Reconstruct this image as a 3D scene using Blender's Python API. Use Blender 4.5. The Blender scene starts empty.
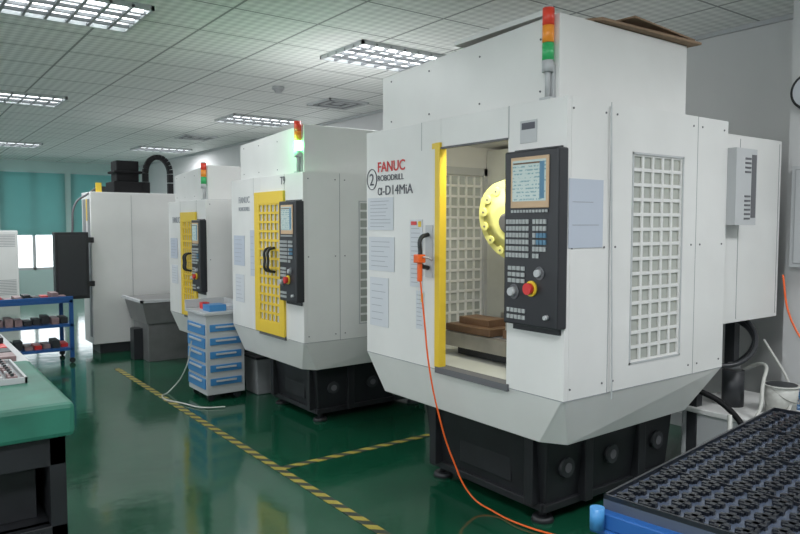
import bpy, bmesh, math, random
from mathutils import Vector, Matrix
random.seed(3)
S = bpy.context.scene
COL = S.collection

# ------------------------------------------------------------------ materials
def mat(name, col, rough=0.5, metal=0.0, emit=None, es=0.0, noise=0.0, nscale=6.0, spec=0.5, bump=0.0, bscale=80):
    m = bpy.data.materials.new(name); m.use_nodes = True
    nt = m.node_tree; b = nt.nodes['Principled BSDF']
    b.inputs['Base Color'].default_value = (*col, 1)
    b.inputs['Roughness'].default_value = rough
    b.inputs['Metallic'].default_value = metal
    b.inputs['Specular IOR Level'].default_value = spec
    if emit:
        b.inputs['Emission Color'].default_value = (*emit, 1)
        b.inputs['Emission Strength'].default_value = es
    if noise > 0:
        tc = nt.nodes.new('ShaderNodeTexCoord'); n = nt.nodes.new('ShaderNodeTexNoise')
        n.inputs['Scale'].default_value = nscale; n.inputs['Detail'].default_value = 5
        nt.links.new(tc.outputs['Object'], n.inputs['Vector'])
        r = nt.nodes.new('ShaderNodeValToRGB')
        r.color_ramp.elements[0].position = 0.3; r.color_ramp.elements[1].position = 0.7
        r.color_ramp.elements[0].color = (*[c*(1-noise) for c in col], 1)
        r.color_ramp.elements[1].color = (*[min(1, c*(1+noise*0.5)) for c in col], 1)
        nt.links.new(n.outputs['Fac'], r.inputs['Fac']); nt.links.new(r.outputs['Color'], b.inputs['Base Color'])
    return m

M = {}
M['white'] = mat('machine_white', (0.72, 0.715, 0.70), 0.34, noise=0.06, nscale=2.5)
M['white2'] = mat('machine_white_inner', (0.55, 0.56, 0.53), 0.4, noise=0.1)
M['seam'] = mat('seam_dark', (0.12, 0.12, 0.13), 0.7)
M['seaml'] = mat('seam_grey', (0.3, 0.31, 0.32), 0.7)
M['black'] = mat('black_plastic', (0.018, 0.019, 0.023), 0.4)
M['jet'] = mat('jet_black', (0.006, 0.006, 0.007), 0.6, spec=0.2)
M['base'] = mat('cast_base', (0.012, 0.013, 0.016), 0.5, noise=0.3)
M['dark'] = mat('dark_grey', (0.026, 0.028, 0.032), 0.5)
M['grey'] = mat('grey_paint', (0.25, 0.26, 0.27), 0.5, noise=0.1)
M['lgrey'] = mat('light_grey', (0.47, 0.48, 0.49), 0.5)
M['steel'] = mat('steel', (0.45, 0.44, 0.42), 0.35, 0.8, noise=0.25)
M['steelp'] = mat('steel_painted', (0.22, 0.22, 0.22), 0.35, 0.4, noise=0.15)
M['brown'] = mat('fixture_bronze', (0.17, 0.10, 0.06), 0.5, 0.3, noise=0.3)
M['yellow'] = mat('yellow_paint', (0.75, 0.52, 0.04), 0.4)
M['pale'] = mat('turret_cream', (0.85, 0.82, 0.30), 0.4)
M['blue'] = mat('blue_paint', (0.015, 0.09, 0.30), 0.4)
M['bluel'] = mat('blue_drawer', (0.05, 0.22, 0.48), 0.4)
M['paper'] = mat('paper', (0.58, 0.60, 0.64), 0.8)
M['paperb'] = mat('paper_bluish', (0.48, 0.52, 0.60), 0.6)
M['ink'] = mat('ink', (0.10, 0.10, 0.12), 0.7)
M['inkl'] = mat('ink_light', (0.30, 0.32, 0.36), 0.7)
M['red'] = mat('red', (0.6, 0.03, 0.03), 0.4)
M['redlamp'] = mat('lamp_red', (0.6, 0.05, 0.03), 0.3, emit=(1, .1, .05), es=0.1)
M['amber'] = mat('lamp_amber', (0.75, 0.25, 0.03), 0.3, emit=(1, .4, .05), es=0.1)
M['green'] = mat('lamp_green', (0.04, 0.35, 0.12), 0.3, emit=(.1, 1, .3), es=0.05)
M['greenon'] = mat('lamp_green_lit', (0.1, 0.8, 0.3), 0.3, emit=(.15, 1, .3), es=14)
M['orange'] = mat('orange_hose', (0.85, 0.13, 0.02), 0.4)
M['key'] = mat('keys_grey', (0.38, 0.40, 0.40), 0.6)
M['keyb'] = mat('keys_blue', (0.10, 0.22, 0.33), 0.6)
M['bezel'] = mat('bezel_tan', (0.55, 0.38, 0.24), 0.6)
M['greenmat'] = mat('green_cover', (0.025, 0.17, 0.115), 0.55, noise=0.3, nscale=5)
M['card'] = mat('cardboard', (0.30, 0.20, 0.13), 0.9, noise=0.2)
M['wall'] = mat('wall_paint', (0.62, 0.62, 0.62), 0.85, noise=0.04, nscale=1.5)
M['wallfar'] = mat('wall_far_paint', (0.50, 0.66, 0.63), 0.85)
M['frame'] = mat('window_frame', (0.55, 0.57, 0.58), 0.5)
M['pcb'] = mat('tray_black', (0.008, 0.010, 0.015), 0.3)
M['trayl'] = mat('tray_film', (0.06, 0.075, 0.11), 0.25)
M['pink'] = mat('parts_pinkgrey', (0.30, 0.20, 0.20), 0.5, noise=0.3, nscale=20)
M['tube'] = mat('tube_light', (1, 1, 1), 0.5, emit=(0.93, 0.97, 1.0), es=5)
M['lampw'] = mat('interior_lamp', (1, 1, 1), 0.5, emit=(1, 1, .93), es=9)
M['hosew'] = mat('hose_white', (0.5, 0.5, 0.47), 0.5)
M['reflector'] = mat('lamp_reflector', (0.9, 0.92, 0.93), 0.3, emit=(0.9, 0.96, 1.0), es=0.9)

def glassmat():
    m = bpy.data.materials.new('window_poly'); m.use_nodes = True
    nt = m.node_tree; b = nt.nodes['Principled BSDF']
    b.inputs['Base Color'].default_value = (0.50, 0.52, 0.48, 1)
    b.inputs['Roughness'].default_value = 0.22
    b.inputs['Alpha'].default_value = 0.72
    return m
M['poly'] = glassmat()
def transl(name, col):
    m = bpy.data.materials.new(name); m.use_nodes = True
    nt = m.node_tree; nt.nodes.clear()
    o = nt.nodes.new('ShaderNodeOutputMaterial'); mx = nt.nodes.new('ShaderNodeMixShader')
    d = nt.nodes.new('ShaderNodeBsdfDiffuse'); t = nt.nodes.new('ShaderNodeBsdfTranslucent')
    d.inputs[0].default_value = (*col, 1); t.inputs[0].default_value = (*[c*.6 for c in col], 1)
    mx.inputs[0].default_value = 0.5
    nt.links.new(d.outputs[0], mx.inputs[1]); nt.links.new(t.outputs[0], mx.inputs[2]); nt.links.new(mx.outputs[0], o.inputs[0])
    return m
M['blind'] = transl('blind_teal', (0.34, 0.66, 0.64))

def floor_mat():
    m = bpy.data.materials.new('epoxy_floor'); m.use_nodes = True
    nt = m.node_tree; b = nt.nodes['Principled BSDF']; L = nt.links.new
    tc = nt.nodes.new('ShaderNodeTexCoord')
    n = nt.nodes.new('ShaderNodeTexNoise'); n.inputs['Scale'].default_value = 0.9; n.inputs['Detail'].default_value = 8
    L(tc.outputs['Object'], n.inputs['Vector'])
    r = nt.nodes.new('ShaderNodeValToRGB')
    r.color_ramp.elements[0].position = .3; r.color_ramp.elements[0].color = (0.005, 0.056, 0.028, 1)
    r.color_ramp.elements[1].position = .75; r.color_ramp.elements[1].color = (0.009, 0.085, 0.045, 1)
    L(n.outputs['Fac'], r.inputs['Fac']); L(r.outputs['Color'], b.inputs['Base Color'])
    n2 = nt.nodes.new('ShaderNodeTexNoise'); n2.inputs['Scale'].default_value = 3.5; n2.inputs['Detail'].default_value = 6
    L(tc.outputs['Object'], n2.inputs['Vector'])
    mr = nt.nodes.new('ShaderNodeMapRange'); mr.inputs[3].default_value = 0.05; mr.inputs[4].default_value = 0.17
    L(n2.outputs['Fac'], mr.inputs[0]); L(mr.outputs[0], b.inputs['Roughness'])
    b.inputs['Specular IOR Level'].default_value = 0.8
    n3 = nt.nodes.new('ShaderNodeTexNoise'); n3.inputs['Scale'].default_value = 6
    L(tc.outputs['Object'], n3.inputs['Vector'])
    bp = nt.nodes.new('ShaderNodeBump'); bp.inputs['Strength'].default_value = 0.06; bp.inputs['Distance'].default_value = 0.02
    L(n3.outputs['Fac'], bp.inputs['Height']); L(bp.outputs['Normal'], b.inputs['Normal'])
    return m
M['floor'] = floor_mat()

def math_node(nt, op, a, b=None, c=None):
    n = nt.nodes.new('ShaderNodeMath'); n.operation = op
    for i, v in enumerate((a, b, c)):
        if v is None: continue
        if hasattr(v, 'links'): nt.links.new(v, n.inputs[i])
        else: n.inputs[i].default_value = v
    return n.outputs[0]

def ceil_mat():
    m = bpy.data.materials.new('ceiling_tiles'); m.use_nodes = True
    nt = m.node_tree; b = nt.nodes['Principled BSDF']; L = nt.links.new
    tc = nt.nodes.new('ShaderNodeTexCoord'); sp = nt.nodes.new('ShaderNodeSeparateXYZ')
    L(tc.outputs['Object'], sp.inputs[0])
    def edge(o, period, w):
        f = math_node(nt, 'FRACT', math_node(nt, 'DIVIDE', o, period))
        d = math_node(nt, 'ABSOLUTE', math_node(nt, 'SUBTRACT', f, 0.5))
        return math_node(nt, 'GREATER_THAN', d, 0.5 - w)
    gx = edge(sp.outputs[0], .6, .014); gy = edge(sp.outputs[1], .6, .014)
    g = math_node(nt, 'MAXIMUM', gx, gy)
    s = math_node(nt, 'ADD', sp.outputs[0], sp.outputs[1]); t = math_node(nt, 'SUBTRACT', sp.outputs[0], sp.outputs[1])
    p1 = math_node(nt, 'SINE', math_node(nt, 'MULTIPLY', s, 2*math.pi/.15)); p2 = math_node(nt, 'SINE', math_node(nt, 'MULTIPLY', t, 2*math.pi/.15))
    pr = math_node(nt, 'MULTIPLY', p1, p2)
    pr = math_node(nt, 'MULTIPLY_ADD', pr, 0.5, 0.5)
    mx = nt.nodes.new('ShaderNodeMix'); mx.data_type = 'RGBA'
    mx.inputs['A'].default_value = (0.62, 0.64, 0.62, 1); mx.inputs['B'].default_value = (0.88, 0.90, 0.87, 1)
    L(pr, mx.inputs['Factor'])
    mx2 = nt.nodes.new('ShaderNodeMix'); mx2.data_type = 'RGBA'
    L(mx.outputs['Result'], mx2.inputs['A']); mx2.inputs['B'].default_value = (0.25, 0.27, 0.26, 1)
    L(g, mx2.inputs['Factor']); L(mx2.outputs['Result'], b.inputs['Base Color'])
    b.inputs['Roughness'].default_value = 0.6
    bp = nt.nodes.new('ShaderNodeBump'); bp.inputs['Strength'].default_value = 0.4; bp.inputs['Distance'].default_value = 0.01
    L(pr, bp.inputs['Height']); L(bp.outputs['Normal'], b.inputs['Normal'])
    return m
M['ceil'] = ceil_mat()

def stripe_mat():
    m = bpy.data.materials.new('hazard_tape_stripes'); m.use_nodes = True
    nt = m.node_tree; b = nt.nodes['Principled BSDF']; L = nt.links.new
    tc = nt.nodes.new('ShaderNodeTexCoord'); sp = nt.nodes.new('ShaderNodeSeparateXYZ')
    L(tc.outputs['Object'], sp.inputs[0])
    s = math_node(nt, 'ADD', sp.outputs[0], sp.outputs[1])
    f = math_node(nt, 'FRACT', math_node(nt, 'DIVIDE', s, .13))
    g = math_node(nt, 'GREATER_THAN', f, .52)
    mx = nt.nodes.new('ShaderNodeMix'); mx.data_type = 'RGBA'
    mx.inputs['A'].default_value = (0.36, 0.29, 0.05, 1); mx.inputs['B'].default_value = (0.03, 0.04, 0.03, 1)
    L(g, mx.inputs['Factor']); L(mx.outputs['Result'], b.inputs['Base Color'])
    b.inputs['Roughness'].default_value = 0.5
    return m
M['tape'] = stripe_mat()

def screen_mat():
    m = bpy.data.materials.new('lcd_screen'); m.use_nodes = True
    nt = m.node_tree; b = nt.nodes['Principled BSDF']; L = nt.links.new
    tc = nt.nodes.new('ShaderNodeTexCoord'); sp = nt.nodes.new('ShaderNodeSeparateXYZ')
    L(tc.outputs['Object'], sp.inputs[0])
    f = math_node(nt, 'FRACT', math_node(nt, 'DIVIDE', sp.outputs[2], .016))
    g = math_node(nt, 'GREATER_THAN', f, .6)
    n = nt.nodes.new('ShaderNodeTexNoise'); n.inputs['Scale'].default_value = 70
    L(tc.outputs['Object'], n.inputs['Vector'])
    g2 = math_node(nt, 'MULTIPLY', g, math_node(nt, 'GREATER_THAN', n.outputs['Fac'], .5))
    mx = nt.nodes.new('ShaderNodeMix'); mx.data_type = 'RGBA'
    mx.inputs['A'].default_value = (0.36, 0.46, 0.44, 1); mx.inputs['B'].default_value = (0.13, 0.25, 0.27, 1)
    L(g2, mx.inputs['Factor']); L(mx.outputs['Result'], b.inputs['Emission Color'])
    b.inputs['Base Color'].default_value = (.05, .06, .06, 1)
    b.inputs['Emission Strength'].default_value = 0.85; b.inputs['Roughness'].default_value = .2
    return m
M['screen'] = screen_mat()

# ------------------------------------------------------------------ geometry helpers
def empty(name, loc=(0, 0, 0), rz=0, scale=(1, 1, 1)):
    e = bpy.data.objects.new(name, None); COL.objects.link(e)
    e.location = loc; e.rotation_euler = (0, 0, rz); e.scale = scale; e.empty_display_size = .1
    return e

def link(bm, name, m, parent=None, bevel=0, smooth=False):
    me = bpy.data.meshes.new(name); bmesh.ops.recalc_face_normals(bm, faces=bm.faces[:]); bm.to_mesh(me); bm.free()
    o = bpy.data.objects.new(name, me); COL.objects.link(o)
    ms = m if isinstance(m, list) else [m]
    for k in ms: me.materials.append(M[k] if isinstance(k, str) else k)
    if parent: o.parent = parent
    if bevel > 0:
        md = o.modifiers.new('bevel', 'BEVEL'); md.width = bevel; md.segments = 2; md.limit_method = 'ANGLE'
    return o

def addbox(bm, x0, x1, y0, y1, z0, z1, mi=0, mtx=None):
    vs = [Vector((x, y, z)) for z in (z0, z1) for y in (y0, y1) for x in (x0, x1)]
    if mtx: vs = [mtx @ v for v in vs]
    v = [bm.verts.new(p) for p in vs]
    for q in ((0, 2, 3, 1), (4, 5, 7, 6), (0, 1, 5, 4), (2, 6, 7, 3), (0, 4, 6, 2), (1, 3, 7, 5)):
        f = bm.faces.new([v[i] for i in q]); f.material_index = mi

def box(name, m, x0, x1, y0, y1, z0, z1, parent=None, bevel=0.0):
    bm = bmesh.new(); addbox(bm, x0, x1, y0, y1, z0, z1)
    return link(bm, name, m, parent, bevel)

def boxes(name, m, lst, parent=None, bevel=0.0):
    bm = bmesh.new()
    for b in lst: addbox(bm, *b[:6], mi=(b[6] if len(b) > 6 else 0))
    return link(bm, name, m, parent, bevel)

def addcyl(bm, p0, p1, r0, r1=None, seg=20, mi=0):
    p0 = Vector(p0); p1 = Vector(p1); r1 = r0 if r1 is None else r1
    d = (p1-p0); q = d.to_track_quat('Z', 'Y').to_matrix().to_4x4()
    mt = Matrix.Translation((p0+p1)/2) @ q
    r = bmesh.ops.create_cone(bm, cap_ends=True, segments=seg, radius1=r0, radius2=r1, depth=d.length, matrix=mt)
    fs = set(f for v in r['verts'] for f in v.link_faces)
    for f in fs:
        f.material_index = mi
        if len(f.verts) == 4: f.smooth = True

def cyls(name, m, lst, parent=None, seg=14):
    bm = bmesh.new()
    for c in lst: addcyl(bm, c[0], c[1], c[2], c[3] if len(c) > 3 else None, seg, c[4] if len(c) > 4 else 0)
    return link(bm, name, m, parent)

def prism(name, m, bot, top, z0, z1, parent=None, bevel=0):
    bm = bmesh.new()
    zt = z1 if isinstance(z1, (list, tuple)) else [z1]*len(top)
    a = [bm.verts.new((x, y, z0)) for x, y in bot]; b = [bm.verts.new((x, y, z)) for (x, y), z in zip(top, zt)]
    n = len(a)
    bm.faces.new(a[::-1]); bm.faces.new(b)
    for i in range(n): bm.faces.new((a[i], a[(i+1) % n], b[(i+1) % n], b[i]))
    return link(bm, name, m, parent, bevel)

def tube(name, m, pts, r, parent=None, cyclic=False):
    cu = bpy.data.curves.new(name, 'CURVE'); cu.dimensions = '3D'; cu.bevel_depth = r; cu.bevel_resolution = 3
    sp = cu.splines.new('BEZIER'); sp.bezier_points.add(len(pts)-1)
    for p, q in zip(sp.bezier_points, pts):
        p.co = q; p.handle_left_type = 'AUTO'; p.handle_right_type = 'AUTO'
    sp.use_cyclic_u = cyclic
    o = bpy.data.objects.new(name, cu); COL.objects.link(o); cu.materials.append(M[m])
    if parent: o.parent = parent
    return o

def text(name, s, size, loc, m, parent, face='x', bold=0.0):
    cu = bpy.data.curves.new(name, 'FONT'); cu.body = s; cu.size = size; cu.extrude = 0.0008; cu.offset = bold
    o = bpy.data.objects.new(name, cu); COL.objects.link(o); cu.materials.append(M[m])
    o.location = loc; o.rotation_euler = (math.pi/2, 0, -math.pi/2 if face == 'x' else 0); o.parent = parent
    return o

def panel_hole_y(bm, x0, x1, y0, y1, z0, z1, hx0, hx1, hz0, hz1):
    addbox(bm, x0, hx0, y0, y1, z0, z1); addbox(bm, hx1, x1, y0, y1, z0, z1)
    addbox(bm, hx0, hx1, y0, y1, z0, hz0); addbox(bm, hx0, hx1, y0, y1, hz1, z1)

# ------------------------------------------------------------------ room
H = 2.85
XW = 4.75
box('floor', 'floor', -4, 5, -4, 17, -0.1, 0)
box('ceiling', 'ceil', -4, 5, -4, 17, H, H+.1)
box('wall_right', 'wall', XW, XW+.2, -4, 17, 0, H)
box('wall_near', 'wall', -4, XW, -4.2, -4, 0, H)
boxes('wall_left', 'wall', [(-4.2, -4, -4, 17, 0, .9), (-4.2, -4, -4, 17, 2.4, H)]+[(-4.2, -4, y, y+.8, .9, 2.4) for y in (-4, -.6, 2.8, 6.2, 9.6, 13.0, 16.2)])
boxes('wall_far', 'wallfar', [(-4, .9, 16.5, 16.7, 0, H), (4.4, XW, 16.5, 16.7, 0, H), (.9, 4.4, 16.5, 16.7, 0, .55),
                             (.9, 4.4, 16.5, 16.7, 2.62, H), (3.12, 3.3, 16.5, 16.7, .55, 2.62), (1.8, 1.95, 16.5, 16.7, .55, 2.62)])
for i, (a, b) in enumerate(((.9, 1.8), (1.95, 3.12), (3.3, 4.4))):
    e = empty('window_%d' % (i+1), (0, 0, 0))
    mid = (a+b)/2
    boxes('frame', 'frame', [(a, a+.05, 16.52, 16.6, .55, 2.62), (b-.05, b, 16.52, 16.6, .55, 2.62), (mid-.03, mid+.03, 16.52, 16.6, .55, 2.62),
                             (a, b, 16.52, 16.6, .55, .6), (a, b, 16.52, 16.6, 2.57, 2.62), (a, b, 16.52, 16.6, 1.3, 1.34)], e)
    bm = bmesh.new()
    for k in range(16):
        z = 2.60-k*.082
        addbox(bm, a-.03, b+.03, 16.46+(k % 2)*.004, 16.475+(k % 2)*.004, z-.082, z)
    link(bm, 'roller_blind', 'blind', e)
for i, y in enumerate((.2-3.4, .2, 3.6, 7.0, 10.4, 13.8)):
    e = empty('window_%d' % (i+4), (0, 0, 0)); y1 = y+2.6 if i < 5 else 16.2
    boxes('frame', 'frame', [(-4.13, -4.07, y, y1, .9, .95), (-4.13, -4.07, y, y1, 2.35, 2.4), (-4.13, -4.07, y, y+.05, .9, 2.4), (-4.13, -4.07, y1-.05, y1, .9, 2.4), (-4.13, -4.07, (y+y1)/2-.03, (y+y1)/2+.03, .9, 2.4)], e)
boxes('baseboard_right', 'lgrey', [(XW-.012, XW, -4, 16.5, 0, .1)])
boxes('trim_1', 'lgrey', [(XW-.03, XW, -4, 16.5, H-.03, H)])

def ceiling_light(cx, cy, lx=.9, ly=.62, power=26):
    e = empty('ceiling_light', (cx, cy, H))
    x, y = lx/2, ly/2
    dz = -.03
    boxes('housing', 'frame', [(-x, x, -y, -y+.02, dz, 0), (-x, x, y-.02, y, dz, 0), (-x, -x+.02, -y, y, dz, 0), (x-.02, x, -y, y, dz, 0)], e)
    boxes('reflector', 'reflector', [(-x+.02, x-.02, -y+.02, y-.02, -.004, 0)], e)
    L = []
    for k in range(3):
        yy = -y+ly*(k+.5)/3
        L.append(((-x+.04, yy, -.014), (x-.04, yy, -.014), .010))
    cyls('tubes', 'tube', L, e, 10)
    B = []
    for k in range(1, 5): B.append((-x, x, -y+ly*k/5-.009, -y+ly*k/5+.009, dz, dz+.02))
    n = int(round(lx/.125))
    for k in range(1, n):
        B.append((-x+lx*k/n-.009, -x+lx*k/n+.009, -y, y, dz+.001, dz+.018))
    boxes('louver', 'grey', B, e)
    ld = bpy.data.lights.new('fluorescent', 'AREA'); ld.shape = 'RECTANGLE'; ld.size = lx*.9; ld.size_y = ly*.9
    ld.energy = power; ld.color = (0.96, 0.98, 1.0)
    lo = bpy.data.objects.new('fluorescent', ld); COL.objects.link(lo); lo.location = (0, 0, -.045); lo.parent = e
for (cx, cy, p) in ((3.3, 4.65, 26), (3.9, 8.4, 32), (4.0, 12.6, 36), (.94, 4.76, 28), (1.15, 8.4, 34), (1.7, 13.2, 40),
                 (.6, .6, 55), (-2.0, 4.7, 45), (-2.0, .6, 60), (.6, -2.6, 45), (3.6, .2, 45)):
    ceiling_light(cx, cy, power=p)

def vent(cx, cy):
    e = empty('ceiling_air_vent', (cx, cy, H))
    L = []
    for k in range(5):
        a = .25-k*.05; z0 = -.02+k*.002
        L += [(-a, a, -a, -a+.02, z0, 0, k % 2), (-a, a, a-.02, a, z0, 0, k % 2), (-a, -a+.02, -a, a, z0, 0, k % 2), (a-.02, a, -a, a, z0, 0, k % 2)]
    boxes('louvers', ['frame', 'grey'], L, e)
vent(4.1, 6.75); vent(3.9, 10.6)
e = empty('smoke_detector', (3.15, 6.3, H))
cyls('body', 'lgrey', [((0, 0, 0), (0, 0, -.03), .06), ((0, 0, -.03), (0, 0, -.06), .045, .03)], e)

box('floor_hazard_tape', 'tape', 1.875, 1.93, -1, 7.6, 0, .003)
box('floor_hazard_tape.001', 'tape', 1.93, 3.3, 3.82, 3.875, 0, .003)

# ------------------------------------------------------------------ CNC machines
def grid_window(bm, x0, x1, z0, z1, y, nx, nz, t=.006, w=.012):
    for i in range(nx+1):
        xx = x0+(x1-x0)*i/nx; addbox(bm, xx-w/2, xx+w/2, y, y+t, z0, z1)
    for k in range(nz+1):
        zz = z0+(z1-z0)*k/nz; addbox(bm, x0, x1, y+.001, y+t-.001, zz-w/2, zz+w/2)

def cnc(loc, sy=1.0, sz=1.0, closed=False, lit=False, name='cnc_milling_machine'):
    P = empty(name, loc, 0, (1, sy, sz))
    D, W = 1.29, 1.54
    ZC, ZB, ZT = .73, .49, 2.05
    prism('lower_hull', 'white', [(.07, .20), (.14, .09), (D-.15, .12), (D-.15, W-.12), (.07, W-.09)], [(0, 0.012), (0.012, 0), (D, 0), (D, W), (0, W)], ZB, ZC, P, .004)
    bm = bmesh.new()
    T = .03
    addbox(bm, 0, T, 0, .35, ZC, ZT); addbox(bm, 0, T, .84, W, ZC, ZT)
    addbox(bm, 0, T, .35, .84, 1.90, ZT); addbox(bm, 0, T, .35, .84, ZC, .745)
    link(bm, 'front_panels', 'white', P, .003)
    bm = bmesh.new()
    panel_hole_y(bm, T, D, 0, T, ZC, ZT, .47, .87, .85, 1.83); link(bm, 'side_panel_near', 'white', P)
    bm = bmesh.new()
    panel_hole_y(bm, T, D, W-T, W, ZC, ZT, .57, .92, .85, 1.83); link(bm, 'side_panel_far', 'white', P)
    box('back_panel', 'white', D-T, D, T, W-T, ZC, ZT, P)
    box('roof', 'white', T, D-T, T, W-T, ZT-.03, ZT, P)
    for (yy, sgn, a, b) in ((0.004, 1, .47, .87), (W-T+.002, 1, .57, .92)):
        bm = bmesh.new(); grid_window(bm, a, b, .85, 1.83, yy, 5, 14, .008, .016); link(bm, 'window_guard', 'white', P)
        box('window_pane', 'poly', a, b, yy+.010, yy+.014, .85, 1.83, P)
    boxes('window_frame', 'lgrey', [(.460, .47, -.003, .0, .84, 1.84), (.87, .88, -.003, 0, .84, 1.84), (.46, .88, -.003, 0, .84, .85), (.46, .88, -.003, 0, 1.83, 1.84),
                                    (.54, .57, W-T-.02, W-T, .80, 1.88), (.92, .95, W-T-.02, W-T, .80, 1.88), (.54, .95, W-T-.02, W-T, .80, .85), (.54, .95, W-T-.02, W-T, 1.83, 1.88)], P)
    boxes('panel_seams', 'seaml', [(.296, .300, -.001, .001, ZC, ZT), (1.0, 1.003, -.001, .001, ZC, ZT), (-.001, .001, .343, .347, 1.9, ZT), (-.001, .001, 1.0, 1.003, 1.9, ZT),
                                  (-.001, .002, 0, W, ZC-.002, ZC+.002), (0, D, -.001, .001, ZC-.002, ZC+.002)], P)
    cyls('screws', 'seam', [((x, -.003, z), (x, .001, z), .005) for x in (.04, .26, .34, .96, 1.04, 1.25) for z in (.78, 1.4, 2.0)], P, 8)
    box('door_sill', 'seam', -.012, .06, .33, .87, .715, .748, P)
    box('door_header', 'seam', -.006, .01, .35, .86, 1.895, 1.905, P)
    zn, zf = 2.425, 2.365
    tp = [(.05, .09), (1.03, .09), (1.03, 1.44), (.05, 1.44)]
    prism('top_cover', 'white', tp, tp, ZT, [zn, zn, zf, zf], P, .004)
    boxes('top_cover_seams', 'seaml', [(.048, .05, .09, 1.44, ZT, ZT+.005), (.05, 1.03, .088, .09, ZT, ZT+.005)], P)
    cyls('top_cover_screws', 'seam', [((.047, y, z), (.05, y, z), .005) for y in (.2, .6, 1.0, 1.35) for z in (2.1, 2.33)], P, 8)
    if not closed:
        boxes('sliding_door_edge', 'yellow', [(-.012, .035, .835, .875, .745, 1.93), (-.004, .0, .83, .91, 1.90, 1.93)], P, .002)
        tube('door_handle', 'black', [(-.01, .93, 1.27), (-.06, .93, 1.29), (-.065, .93, 1.36), (-.06, .93, 1.43), (-.01, .93, 1.45)], .012, P)
        boxes('handle_plate', 'lgrey', [(-.006, 0, .90, .96, 1.22, 1.5)], P)
        boxes('interior_tray', 'white2', [(T, D-T, T, W-T, ZC, ZC+.01)], P)
        boxes('column', 'dark', [(1.0, 1.24, .45, 1.1, .74, 2.0)], P, .01)
        boxes('way_cover', 'white2', [(.95, 1.0, .3, 1.25, .74, 1.2), (.85, .95, .4, 1.15, .74, .95), (.95, 1.24, 1.15, 1.5, .74, 2.0)], P, .004)
        boxes('spindle_head', 'lgrey', [(.62, 1.0, .55, .80, 1.28, 1.95)], P, .01)
        cyls('spindle', 'steel', [((.72, .66, 1.30), (.72, .66, 1.18), .07, .055), ((.72, .66, 1.18), (.72, .66, 1.08), .035), ((.72, .66, 1.08), (.72, .66, .99), .008)], P)
        c = Vector((.50, .79, 1.525)); ax = Vector((-.93, -.1, -.25)).normalized()
        bm = bmesh.new()
        addcyl(bm, c-ax*.06, c+ax*.03, .235, .235, 48); addcyl(bm, c+ax*.03, c+ax*.07, .20, .10, 48)
        addcyl(bm, c+ax*.07, c+ax*.08, .06, .05, 24, 1)
        u = ax.orthogonal().normalized(); v = ax.cross(u)
        for k in range(14):
            a = 2*math.pi*k/14; p = c+(u*math.cos(a)+v*math.sin(a))*.19
            addcyl(bm, p+ax*.03, p+ax*.050, .024, .024, 12, 0); addcyl(bm, p+ax*.049, p+ax*.052, .006, .006, 10, 1)
        link(bm, 'tool_turret', ['pale', 'seam'], P)
        bm = bmesh.new()
        addbox(bm, .28, .80, .30, 1.2, .80, .88)
        for k in range(3): addbox(bm, .34+k*.16, .36+k*.16, .30, 1.2, .879, .884, 1)
        addbox(bm, .35, .75, .4, 1.1, .745, .80, 2)
        link(bm, 'work_table', ['steel', 'seam', 'dark'], P, .003)
        boxes('fixture', ['brown', 'steel'], [(.34, .7, .42, .72, .884, .93, 0), (.34, .44, .45, .70, .93, .97, 1), (.6, .7, .45, .70, .93, .97, 1), (.30, .72, .78, 1.15, .884, .925, 0), (.36, .5, .85, 1.1, .925, .965, 0), (.55, .65, .82, .95, .925, .99, 1)], P, .003)
        boxes('coolant_nozzle', 'seam', [(.6, .62, .85, .87, 1.05, 1.4), (.56, .60, .84, .88, 1.02, 1.08)], P)
        tube('coolant_hose', 'dark', [(.9, .95, 1.8), (.8, .92, 1.5), (.72, .88, 1.25), (.66, .8, 1.08)], .012, P)
        boxes('work_lamp', 'lampw', [(.06, .10, .45, .8, 1.96, 1.98)], P)
        ld = bpy.data.lights.new('work_lamp_light', 'AREA'); ld.shape = 'RECTANGLE'; ld.size = .08; ld.size_y = .5; ld.energy = 7; ld.color = (1, .98, .82)
        lo = bpy.data.objects.new('work_lamp_light', ld); COL.objects.link(lo); lo.location = (.12, .65, 1.945); lo.rotation_euler = (0, math.radians(-35), 0); lo.parent = P
    else:
        boxes('sliding_door', 'yellow', [(-.02, .0, .33, .42, .74, 1.92), (-.02, .0, .84, .94, .74, 1.92), (-.02, 0, .42, .84, .74, .84), (-.02, 0, .42, .84, 1.82, 1.92)], P, .002)
        bm = bmesh.new()
        for i in range(6):
            yy = .42+.42*i/5; addbox(bm, -.018, -.006, yy-.009, yy+.009, .84, 1.82)
        for k in range(14):
            zz = .84+.98*k/13; addbox(bm, -.017, -.007, .42, .84, zz-.010, zz+.010)
        link(bm, 'door_window_guard', 'yellow', P)
        box('door_window_pane', 'lgrey', -.006, -.002, .42, .84, .84, 1.82, P)
        tube('door_handle', 'black', [(-.02, .50, 1.26), (-.07, .50, 1.28), (-.075, .50, 1.36), (-.07, .50, 1.44), (-.02, .50, 1.46)], .011, P)
        tube('door_handle_2', 'black', [(-.02, .57, 1.26), (-.07, .57, 1.28), (-.075, .57, 1.36), (-.07, .57, 1.44), (-.02, .57, 1.46)], .011, P)
        box('interior_dark', 'dark', .03, .05, .3, .9, .75, 1.95, P)
    Q = empty('operator_panel', (.025, .0, 0), 0, (1, .90, 1)); Q.parent = P
    x0, x1 = -.085, -.02
    prism('control_panel', 'black', [(x0, -.01), (x1, -.01), (x1, .350), (x0, .345)], [(x0, -.01), (x1, -.01), (x1, .350), (x0, .345)], 1.05, 1.83, Q, .008)
    boxes('panel_bracket', 'black', [(-.035, -.02, .02, .33, 1.02, 1.84)], Q)
    xf = x0
    boxes('screen_bezel', 'bezel', [(xf-.006, xf, .045, .295, 1.575, 1.80)], Q, .003)
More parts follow.
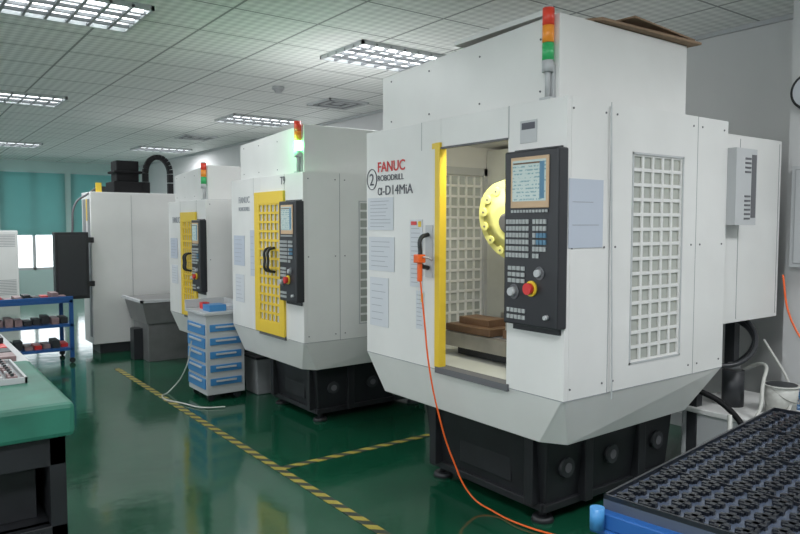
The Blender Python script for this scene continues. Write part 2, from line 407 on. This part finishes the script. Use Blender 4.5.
    boxes('screen', 'screen', [(xf-.008, xf-.005, .062, .28, 1.605, 1.785)], Q)
    bm = bmesh.new()
    addbox(bm, xf-.009, xf-.0065, .07, .10, 1.615, 1.775, 0); addbox(bm, xf-.009, xf-.0065, .10, .275, 1.768, 1.775, 1)
    link(bm, 'screen_graphics', ['keyb', 'brown'], Q)
    bm = bmesh.new()
    for i in range(12): addbox(bm, xf-.008, xf-.005, .05+i*.0205, .064+i*.0205, 1.555, 1.567, 0)
    for r in range(6):
        for c in range(12):
            if c in (7,) or (r == 5 and c > 9): continue
            mi = 1 if (c > 8 and r in (2, 3)) else 0
            addbox(bm, xf-.006, xf, .325-c*.0225-.016, .325-c*.0225, 1.525-r*.030-.020, 1.525-r*.030, mi)
    link(bm, 'keypad', ['key', 'keyb'], Q)
    bm = bmesh.new()
    for r in range(3):
        for c in range(4): addbox(bm, xf-.006, xf, .31-c*.03-.022, .31-c*.03, 1.315-r*.028-.018, 1.315-r*.028, 0)
    for r in range(2):
        for c in range(5): addbox(bm, xf-.006, xf, .315-c*.026-.018, .315-c*.026, 1.125-r*.03-.018, 1.125-r*.03, 0)
    link(bm, 'operator_keys', ['key'], Q)
    cyls('selector_knob', ['seam', 'lgrey'], [((xf, .27, 1.20), (xf-.004, .27, 1.20), .034, .034, 0), ((xf-.004, .27, 1.20), (xf-.03, .27, 1.20), .022, .018, 1),
                                     ((xf, .10, 1.29), (xf-.004, .10, 1.29), .030, .03, 0), ((xf-.004, .10, 1.29), (xf-.025, .10, 1.29), .018, .016, 1),
                                     ((xf, .05, 1.10), (xf-.02, .05, 1.10), .012, .01, 1)], Q, 20)
    cyls('emergency_stop', ['yellow', 'red'], [((xf, .15, 1.22), (xf-.01, .15, 1.22), .035, .035, 0), ((xf-.01, .15, 1.22), (xf-.035, .15, 1.22), .024, .026, 1)], Q, 20)
    tx, ty = .02, .13
    cyls('signal_tower', ['lgrey', 'green' if not lit else 'greenon', 'amber', 'redlamp'],
         [((tx, ty, 2.05), (tx, ty, 2.24), .012, .012, 0), ((tx, ty, 2.17), (tx, ty, 2.22), .026, .026, 0),
          ((tx, ty, 2.22), (tx, ty, 2.295), .026, .026, 1), ((tx, ty, 2.298), (tx, ty, 2.37), .026, .026, 2),
          ((tx, ty, 2.373), (tx, ty, 2.445), .026, .026, 3), ((tx, ty, 2.445), (tx, ty, 2.455), .024, .018, 0)], P, 20)
    boxes('tower_bracket', 'lgrey', [(.0, .06, .10, .16, 2.05, 2.06), (.035, .05, .11, .15, 2.05, 2.20)], P)
    prism('base', 'base', [(.26, .33), (D, .33), (D, 1.22), (.26, 1.22)], [(.22, .28), (D, .28), (D, 1.26), (.22, 1.26)], .07, ZB+.01, P, .01)
    boxes('base_ribs', 'base', [(.2, .26, .36, .42, .1, .46), (.2, .26, 1.12, 1.18, .1, .46), (.5, .56, .27, .33, .08, .46), (.95, 1.01, .27, .33, .08, .46), (.24, D, .305, .33, .07, .11), (.235, .26, .33, 1.22, .07, .11), (.24, .26, .55, .95, .16, .36)], P, .005)
    cyls('base_ports', ['seam', 'dark'], [((x, .32, .28), (x, .285, .28), .05, .05, 1) for x in (.38, .74, 1.15)]+[((x, .284, .28), (x, .282, .28), .025, .025, 0) for x in (.38, .74, 1.15)], P, 20)
    L = []
    for x in (.30, 1.2):
        for y in (.38, 1.17):
            L += [((x, y, 0), (x, y, .025), .06, .05), ((x, y, .025), (x, y, .08), .02)]
    cyls('leveling_feet', 'dark', L, P, 16)
    boxes('electrical_cabinet', 'white', [(D+.02, 1.99, .05, 1.4, .95, 2.0)], P, .004)
    boxes('cabinet_details', 'seaml', [(D+.22, D+.223, .048, .05, .97, 1.98), (1.96, 1.963, .048, .05, .97, 1.98)], P)
    bm = bmesh.new()
    a0, a1, yf = D+.0, D+.215, -.05
    addbox(bm, a0, a1, yf, .05, 1.50, 1.91)
    for k in range(6): addbox(bm, a0+.09, a0+.15, yf-.003, yf+.001, 1.53+k*.024, 1.54+k*.024, 1)
    for k in range(4): addbox(bm, a0+.09, a0+.15, yf-.003, yf+.001, 1.78+k*.024, 1.79+k*.024, 1)
    addbox(bm, a0+.16, a0+.205, yf-.003, yf+.001, 1.54, 1.88, 1)
    link(bm, 'heat_exchanger', ['lgrey', 'seam', 'dark'], P, .0)
    boxes('cabinet_support', 'dark', [(D+.1, D+.16, .2, .26, 0, .95), (D+.5, D+.56, .2, .26, 0, .95), (D+.1, D+.16, 1.2, 1.26, 0, .95), (D+.5, D+.56, 1.2, 1.26, 0, .95)], P)
    return P

m1 = cnc((2.35, 2.0, 0))
m2 = cnc((2.35, 4.34, 0), .81, .912, True, True)
m3 = cnc((2.35, 6.18, 0), .67, .845, True, False)

def paper(P, name, face, a0, a1, z0, z1, m='paper', lines=6, off=.0):
    bm = bmesh.new()
    if face == 'x':
        addbox(bm, -.004+off, -.0015+off, a0, a1, z0, z1)
        for k in range(lines):
            zz = z1-(z1-z0)*(k+1)/(lines+1); addbox(bm, -.0048+off, -.004+off, a0+(a1-a0)*(.1+.3*random.random()), a1-(a1-a0)*.1, zz-.0015, zz+.0015, 1)
    else:
        addbox(bm, a0, a1, -.004, -.0015, z0, z1)
        for k in range(lines):
            zz = z1-(z1-z0)*(k+1)/(lines+1); addbox(bm, a0+(a1-a0)*.1, a1-(a1-a0)*(.1+.3*random.random()), -.0048, -.004, zz-.0015, zz+.0015, 1)
    link(bm, name, [m, 'inkl'], P)
paper(m1, 'notice_sheet_1', 'x', 1.26, 1.52, 1.47, 1.66, lines=8)
paper(m1, 'notice_sheet_2', 'x', 1.25, 1.51, 1.23, 1.43)
paper(m1, 'notice_sheet_3', 'x', 1.31, 1.50, .90, 1.19)
paper(m1, 'side_sheet', 'y', .015, .245, 1.40, 1.70, 'paperb', 2)
paper(m1, 'caution_labels', 'x', .99, 1.10, 1.16, 1.53, lines=14)
paper(m1, 'caution_labels_2', 'x', .975, 1.045, .93, 1.14, lines=8)
boxes('warning_marks', ['yellow', 'red'], [(-.006, -.0045, 1.0, 1.025, 1.49, 1.52, 0), (-.006, -.0045, 1.0, 1.025, 1.38, 1.41, 0), (-.006, -.0045, 1.0, 1.025, 1.26, 1.29, 0), (-.006, -.0045, 1.04, 1.09, 1.50, 1.52, 1), (-.006, -.0045, .98, 1.0, 1.08, 1.13, 0)], m1)
boxes('serial_plate', ['lgrey', 'ink'], [(-.004, 0, .17, .27, 1.87, 1.97, 0), (-.005, -.004, .18, .26, 1.93, 1.96, 1)], m1)
text('brand_text', 'FANUC', .082, (-.003, 1.42, 1.81), 'red', m1, bold=.001)
text('series_text', 'ROBODRILL', .048, (-.003, 1.42, 1.757), 'ink', m1)
text('model_text', 'α-D14MiA', .078, (-.003, 1.42, 1.675), 'ink', m1)
text('number_text', '2', .10, (-.003, 1.505, 1.735), 'ink', m1)
bm = bmesh.new()
for k in range(32):
    a = 2*math.pi*k/32; c = Vector((-.003, 1.478, 1.77)); b2 = 2*math.pi*(k+1)/32
    addcyl(bm, c+Vector((0, math.cos(a)*.050, math.sin(a)*.06)), c+Vector((0, math.cos(b2)*.050, math.sin(b2)*.06)), .0025, None, 6)
link(bm, 'number_ring', 'ink', m1)
tube('side_cable', 'lgrey', [(.285, -.008, 2.03), (.29, -.01, 1.8), (.305, -.01, 1.3), (.32, -.01, .8), (.32, -.01, .7)], .004, m1)
prism('cardboard_sheet', 'card', [(.15, .3), (.3, .06), (1.08, .04), (1.02, 1.1), (.2, 1.15)], [(.15, .3), (.3, .06), (1.08, .04), (1.02, 1.1), (.2, 1.15)], 2.428, 2.440, m1)
prism('sheet_panel', 'white', [(.07, .2), (.75, .14), (.72, .9), (.1, .85)], [(.07, .2), (.75, .14), (.72, .9), (.1, .85)], 2.441, 2.465, m1)
prism('cardboard_sheet_2', 'card', [(.5, .03), (1.12, .10), (1.0, .7), (.45, .6)], [(.5, .03), (1.12, .10), (1.0, .7), (.45, .6)], 2.466, 2.474, m1)
text('label_text', 'T9', .09, (-.003, .42, 1.97), 'ink', m2)
text('label_text2', 'FANUC', .08, (-.003, 1.35, 1.84), 'inkl', m2)
text('label_text3', 'ROBODRILL', .05, (-.003, 1.35, 1.77), 'inkl', m2)
text('label_text3', 'FANUC', .10, (-.003, 1.35, 1.80), 'inkl', m3)
paper(m2, 'notice_sheet_1', 'x', 1.22, 1.48, 1.28, 1.55, 'paperb')
paper(m2, 'notice_sheet_2', 'x', 1.24, 1.45, .95, 1.2, 'paper')
paper(m2, 'notice_sheet_3', 'x', .96, 1.08, 1.2, 1.6, 'paperb')
paper(m3, 'notice_sheet_1', 'x', 1.15, 1.45, 1.38, 1.62, 'paperb')
paper(m3, 'notice_sheet_2', 'x', 1.15, 1.42, 1.08, 1.3, 'paper')
ld = bpy.data.lights.new('green_signal', 'POINT'); ld.energy = 1.8; ld.color = (.1, 1, .3); ld.shadow_soft_size = .03
lo = bpy.data.objects.new('green_signal', ld); COL.objects.link(lo); lo.location = (-.05, .13, 2.26); lo.parent = m2

# air hose & gun
ah = empty('air_blow_gun', (0, 0, 0))
boxes('gun_body', 'orange', [(2.27, 2.29, 2.915, 2.94, 1.20, 1.33), (2.25, 2.30, 2.90, 2.945, 1.30, 1.345)], ah, .005)
tube('gun_nozzle', 'steel', [(2.28, 2.90, 1.33), (2.28, 2.86, 1.33), (2.28, 2.82, 1.32)], .006, ah)
tube('air_hose', 'orange', [(2.28, 2.92, 1.20), (2.29, 2.90, 1.0), (2.30, 2.87, .75), (2.34, 2.84, .5), (2.40, 2.79, .25), (2.46, 2.70, .06), (2.50, 2.58, .012), (2.50, 2.4, .010), (2.55, 2.2, .010), (2.64, 2.0, .010), (2.7, 1.7, .010)], .0048, ah)

# ------------------------------------------------------------------ big machining center (far)
P = empty('vertical_machining_center', (0, 0, 0))
fp = [(1.9, 8.56), (3.9, 8.56), (3.9, 9.95), (2.6, 9.95), (1.9, 9.0)]
prism('enclosure', 'white', fp, fp, .12, 1.88, P, .005)
pl = [(1.98, 8.62), (3.85, 8.62), (3.85, 9.9), (2.6, 9.9), (1.98, 9.0)]
prism('plinth', 'dark', pl, pl, 0, .12, P)
boxes('enclosure_trim', ['seaml', 'grey', 'yellow'], [(2.35, 2.353, 8.557, 8.56, .2, 1.85, 0), (1.895, 1.90, 8.60, 8.70, .2, 1.8, 1), (1.893, 1.899, 8.80, 8.92, 1.3, 1.8, 1), (1.892, 1.898, 8.72, 8.75, 1.55, 1.8, 2)], P)
boxes('spindle_motor', ['jet', 'jet'], [(2.2, 2.62, 8.7, 9.1, 1.88, 2.02, 1), (2.24, 2.50, 8.74, 9.0, 2.02, 2.27, 0), (2.21, 2.54, 8.72, 9.04, 2.12, 2.15, 0)], P, .01)
bm = bmesh.new()
n = 12
pts = []
for k in range(n+1):
    a = math.pi*k/n
    pts.append(Vector((2.72-.15*math.cos(a), 8.72, 2.13+.2*math.sin(a))))
pts = [Vector((2.57, 8.72, 1.92)), Vector((2.57, 8.72, 2.02))]+pts+[Vector((2.87, 8.72, 2.02)), Vector((2.87, 8.72, 1.88))]
for a, b in zip(pts[:-1], pts[1:]):
    q = (b-a).to_track_quat('Z', 'Y').to_matrix().to_4x4(); mt = Matrix.Translation((a+b)/2) @ q
    l = (b-a).length
    addbox(bm, -.03, .03, -.03, .03, -l*.46, l*.46, 0, mt)
link(bm, 'cable_carrier', 'jet', P)
boxes('top_fittings', ['dark', 'yellow'], [(2.0, 2.1, 8.65, 8.8, 1.88, 1.95, 0), (1.98, 2.04, 8.62, 8.65, 1.88, 1.99, 1)], P)
boxes('operator_pendant', ['black', 'dark', 'key'], [(1.5, 1.85, 8.47, 8.6, .67, 1.42, 0), (1.53, 1.82, 8.462, 8.47, .7, 1.39, 1), (1.84, 1.92, 8.52, 8.57, 1.3, 1.36, 0), (1.84, 1.92, 8.52, 8.57, .8, .86, 0)], P, .004)
tube('pendant_cable', 'seam', [(1.7, 8.56, 1.42), (1.75, 8.58, 1.75), (1.88, 8.62, 1.85), (2.0, 8.7, 1.93)], .012, P)

P = empty('coolant_tank', (0, 0, 0))
prism('tank', 'steelp', [(2.28, 7.75), (2.95, 7.75), (2.95, 8.3), (2.28, 8.3)], [(2.28, 7.75), (2.95, 7.75), (2.95, 8.3), (2.28, 8.3)], 0.0, .42, P, .004)
prism('hopper', 'steelp', [(2.26, 7.72), (2.98, 7.72), (2.98, 8.35), (2.26, 8.35)], [(2.20, 7.68), (3.02, 7.68), (3.02, 8.4), (2.20, 8.4)], .42, .68, P, .004)
boxes('tank_rim', 'lgrey', [(2.18, 3.04, 7.66, 7.69, .66, .69), (2.18, 2.21, 7.66, 8.42, .66, .69)], P)
boxes('pump', 'black', [(2.18, 2.28, 7.95, 8.1, .0, .35)], P, .005)

P = empty('tool_cabinet', (2.14, 5.66, 0))
boxes('carcass', 'lgrey', [(0, .34, 0, .44, .06, .74)], P, .004)
boxes('drawers', 'bluel', [(-.012, 0, .02, .42, .66-k*.115-.09, .66-k*.115) for k in range(5)], P, .003)
boxes('drawers_side', 'bluel', [(.03, .31, -.008, 0, .66-k*.115-.06, .66-k*.115) for k in range(5)], P, .003)
boxes('drawer_handles', 'lgrey', [(-.022, -.012, .08, .36, .66-k*.115-.03, .66-k*.115-.015) for k in range(5)]+[(.08, .26, -.016, -.008, .66-k*.115-.03, .66-k*.115-.015) for k in range(5)], P)
boxes('worktop', 'lgrey', [(-.02, .36, -.02, .46, .74, .765), (-.02, .36, .44, .46, .765, .84), (.34, .36, -.02, .46, .765, .84)], P, .003)
boxes('items_on_top', ['bluel', 'paper', 'red'], [(.05, .2, .05, .2, .765, .82, 0), (.20, .33, .1, .3, .765, .80, 1), (.08, .14, .28, .36, .765, .82, 2)], P)
cyls('casters', 'black', [((x, y-.012, .03), (x, y+.012, .03), .03) for x in (.05, .29) for y in (.05, .39)], P)
P = empty('waste_bin', (2.60, 5.66, 0))
prism('bin', 'grey', [(0, 0), (.22, 0), (.22, .25), (0, .25)], [(-.02, -.02), (.24, -.02), (.24, .27), (-.02, .27)], 0, .32, P, .01)
boxes('bin_lid', 'dark', [(-.025, .245, -.025, .275, .32, .34)], P)
tube('white_cable', 'hosew', [(2.10, 5.9, .5), (2.08, 6.0, .25), (2.0, 6.2, .02), (1.9, 6.1, .01), (1.97, 5.7, .01), (2.05, 5.5, .01), (2.2, 5.42, .01)], .006)

# ------------------------------------------------------------------ blue shelf trolley far left
P = empty('parts_trolley', (0, 0, 0))
L = []
for x in (.75, 1.58):
    for y in (8.2, 8.75): L.append((x, x+.04, y, y+.04, 0.06, .7))
for z in (.14, .4, .66): L += [(.75, 1.62, 8.2, 8.79, z, z+.03)]
L += [(.75, 1.62, 8.2, 8.22, .69, .73)]
boxes('frame', 'blue', L, P, .003)
cyls('casters', 'black', [((x, y-.012, .03), (x, y+.012, .03), .03) for x in (.77, 1.60) for y in (8.22, 8.77)], P)
L = []
for z in (.17, .43, .69):
    for k in range(9):
        x = .80+k*.088; L.append((x, x+.07, 8.26+random.random()*.1, 8.5, z, z+.03+random.random()*.06, random.choice((0, 0, 0, 1, 2, 2))))
boxes('stored_parts', ['dark', 'red', 'pink'], L, P)
P = empty('parts_table', (0, 0, 0))
boxes('top', 'lgrey', [(-.4, .62, 4.3, 5.6, .72, .75)], P, .004)
boxes('legs', 'dark', [(x, x+.04, y, y+.04, 0, .72) for x in (-.38, .55) for y in (4.32, 5.54)], P)
L = []
for i in range(6):
    for j in range(7):
        x = -.26+i*.14; y = 4.34+j*.175; z = .75
        for t in range(random.randint(1, 3)):
            L.append((x, x+.12, y, y+.15, z, z+.03, random.choice((0, 1, 2, 2, 2)))); z += .032
boxes('red_part_boxes', ['red', 'pink', 'dark'], L, P, .004)

P = empty('air_conditioner', (1.50, 14.8, 0))
boxes('cabinet', 'white', [(0, .5, 0, .35, 0, 1.40)], P, .02)
boxes('grilles', 'seaml', [(.05, .45, -.004, 0, 1.1+k*.03, 1.11+k*.03) for k in range(8)]+[(.05, .45, -.004, 0, .2+k*.03, .21+k*.03) for k in range(10)], P)

# ------------------------------------------------------------------ green covered bench
P = empty('inspection_bench', (0, 0, 0))
X1 = .575
bm = bmesh.new(); addbox(bm, -.7, X1, 2.93, 4.0, .675, .81)
link(bm, 'green_cover', 'greenmat', P, .02)
L = []
for x in (-.68, X1-.09):
    for y in (2.97, 3.9): L.append((x, x+.06, y, y+.06, 0, .675))
L += [(-.68, X1-.03, 2.97, 3.03, .56, .675), (-.68, X1-.03, 3.9, 3.96, .60, .675), (X1-.09, X1-.03, 2.97, 3.96, .60, .675),
      (-.68, X1-.03, 2.97, 3.03, .26, .32), (X1-.09, X1-.03, 2.97, 3.96, .26, .32), (-.68, X1-.03, 3.0, 3.95, .30, .32), (X1-.085, X1-.04, 3.03, 3.9, .32, .6), (-.6, X1-.12, 3.10, 3.9, .32, .56)]
boxes('frame', 'base', L, P, .003)
P2 = empty('parts_tray', (0, 0, 0))
bm = bmesh.new()
addbox(bm, -.35, .47, 3.42, 3.92, .81, .822)
for i in range(14):
    for j in range(8):
        x = -.33+i*.057; y = 3.44+j*.06
        addbox(bm, x, x+.035, y, y+.04, .822, .838, 1 if (i+j) % 3 else 3); addbox(bm, x+.01, x+.022, y+.01, y+.028, .838, .85, 2)
for b in ((-.36, .48, 3.41, 3.42), (-.36, .48, 3.92, 3.93), (-.36, -.35, 3.41, 3.93), (.47, .48, 3.41, 3.93)): addbox(bm, *b, .81, .835, 3)
link(bm, 'tray_with_parts', ['grey', 'pink', 'dark', 'lgrey'], P2)

# ------------------------------------------------------------------ cart bottom right
P = empty('tray_cart', (1.61, 1.22, 0), math.radians(7.5))
LX, LY = 1.36, 1.15
bm = bmesh.new()
addbox(bm, -.03, LX, -LY, 0.01, .655, .70)
addbox(bm, -.04, LX, -LY, .02, .64, .655)
for x in (.0, LX-.08):
    for y in (-LY+.03, -.07): addbox(bm, x, x+.05, y, y+.05, .08, .64)
addbox(bm, 0, LX-.03, -LY+.03, -.03, .2, .23)
link(bm, 'cart_frame', 'blue', P, .004)
cyls('corner_bumper', ['bluel'], [((-.05, -.01, .66), (-.05, -.01, .72), .02)], P)
cyls('casters', 'black', [((x, y-.015, .04), (x, y+.015, .04), .04) for x in (.03, LX-.05) for y in (-LY+.06, -.05)], P)
bm = bmesh.new()
addbox(bm, 0, LX, -LY, 0, .70, .728)
nx, ny = 20, 17
for i in range(nx):
    for j in range(ny):
        cx = .035+i*(LX-.05)/nx+.01; cy = -.035-j*(LY-.05)/ny-.01
        a = random.choice((0, 0, .05))
        mt = Matrix.Translation((cx, cy, .728)) @ Matrix.Rotation(a, 4, 'Z')
        addbox(bm, -.027, .027, -.008, .008, 0, .012, 1, mt)
        addbox(bm, -.008, .008, -.025, .025, 0, .012, 1, mt)
        addbox(bm, -.022, -.011, -.018, .018, 0, .010, 1, mt)
        addbox(bm, .012, .020, -.016, .016, 0, .010, 1, mt)
for k in range(1, 4): addbox(bm, LX*k/4-.004, LX*k/4+.004, -LY, 0, .728, .738, 2)
for k in range(1, 3): addbox(bm, 0, LX, -LY*k/3-.004, -LY*k/3+.004, .728, .738, 2)
for b in ((0, LX, -.008, 0), (0, .008, -LY, 0), (LX-.008, LX, -LY, 0)): addbox(bm, *b, .728, .742, 2)
link(bm, 'molded_part_trays', ['trayl', 'pcb', 'pcb'], P)

# ------------------------------------------------------------------ coolant unit belonging to machine 1
P = empty('coolant_unit', (-2.35, -2.0, 0)); P.parent = m1
boxes('tank', 'lgrey', [(3.75, 4.35, 1.75, 2.3, .0, .42)], P, .01)
boxes('lid', 'white', [(3.72, 4.38, 1.72, 2.33, .42, .45)], P, .006)
cyls('pump', ['dark', 'steelp', 'hosew'], [((3.95, 2.1, .45), (3.95, 2.1, .66), .06, .06, 0), ((3.95, 2.1, .66), (3.95, 2.1, .70), .045, .03, 1)], P)
tube('hose_dark', 'black', [(3.95, 2.1, .68), (3.97, 2.0, .8), (4.05, 2.05, .88), (4.1, 2.2, .95)], .018, P)
tube('hose_dark_2', 'black', [(3.62, 2.1, .72), (3.8, 1.98, .74), (4.0, 2.0, .86), (4.1, 2.15, .98)], .014, P)
tube('hose_white', 'hosew', [(3.55, 1.9, .5), (3.45, 1.82, .3), (3.6, 1.72, .08), (3.9, 1.65, .06), (4.2, 1.68, .2), (4.28, 1.74, .46)], .012, P)
tube('hose_white_2', 'hosew', [(4.1, 2.15, .62), (4.05, 1.98, .70), (3.85, 1.88, .62), (3.74, 1.85, .48), (3.5, 1.9, .38)], .010, P)
tube('hose_white_3', 'hosew', [(4.3, 2.1, .8), (4.2, 1.9, .58), (3.95, 1.78, .50), (3.72, 1.76, .42), (3.6, 1.8, .25)], .008, P)
tube('hose_dark_3', 'jet', [(3.62, 2.2, .6), (3.7, 2.0, .5), (3.66, 1.85, .35), (3.6, 1.8, .1)], .016, P)
P = empty('bucket', (4.02, 1.86, .45))
cyls('pail', ['hosew', 'dark'], [((0, 0, 0), (0, 0, .15), .075, .09, 0), ((0, 0, .15), (0, 0, .158), .095, .095, 0), ((0, 0, .158), (0, 0, .160), .082, .082, 1)], P, 28)
tube('pail_handle', 'steel', [(-.09, 0, .14), (-.06, -.06, .09), (0, -.095, .07), (.06, -.06, .09), (.09, 0, .14)], .003, P)
P = empty('wire_basket', (4.15, 1.74, .45))
bm = bmesh.new()
for k in range(9):
    addbox(bm, 0, .2, k*.018, .004+k*.018, .0, .004)
    x = k*.025; addbox(bm, x, x+.004, 0, .004, 0, .10); addbox(bm, x, x+.004, .144, .148, 0, .10)
    y = k*.018; addbox(bm, 0, .004, y, y+.004, 0, .10); addbox(bm, .2, .204, y, y+.004, 0, .10)
for z in (.0, .025, .05, .075, .10):
    addbox(bm, 0, .204, 0, .004, z, z+.005); addbox(bm, 0, .204, .144, .148, z, z+.005)
    addbox(bm, 0, .004, 0, .148, z, z+.005); addbox(bm, .2, .204, 0, .148, z, z+.005)
link(bm, 'basket', 'bluel', P)
tube('orange_cable', 'orange', [(4.36, 2.03, 1.2), (4.34, 1.97, .95), (4.33, 1.8, .7), (4.40, 1.6, .4), (4.1, 1.5, .02), (3.7, 1.45, .01)], .006)

# pillar with clock
box('wall_pillar', 'wall', 4.45, XW, 1.1, 2.06, 0, H)
P = empty('wall_clock', (4.45, 1.94, 2.29))
cyls('case', ['black', 'paper'], [((0, 0, 0), (-.03, 0, 0), .115, .11, 0), ((-.03, 0, 0), (-.032, 0, 0), .095, .095, 1)], P, 32)
boxes('hands', 'ink', [(-.036, -.034, -.004, .004, 0, .07), (-.036, -.034, -.05, 0, -.003, .003)], P)
P = empty('power_panel_box', (4.45, 1.62, 0))
boxes('box', ['lgrey', 'seaml'], [(-.08, 0, 0, .38, 1.25, 1.85, 0), (-.083, -.08, .02, .36, 1.27, 1.83, 1), (-.086, -.083, .025, .355, 1.275, 1.825, 0)], P)

# ------------------------------------------------------------------ world, camera
w = bpy.data.worlds.new('World'); S.world = w; w.use_nodes = True
bg = w.node_tree.nodes['Background']; bg.inputs[0].default_value = (0.88, 0.95, 1.0, 1); bg.inputs[1].default_value = 3.2

cd = bpy.data.cameras.new('camera'); cd.sensor_width = 36; cd.lens = 31.5; cd.clip_start = .05
co = bpy.data.objects.new('camera', cd); COL.objects.link(co)
co.location = (0, 0, 1.5); co.rotation_euler = (math.radians(90-3.43), 0, math.radians(-36.3))
S.camera = co
S.view_settings.view_transform = 'Standard'
S.view_settings.exposure = 0
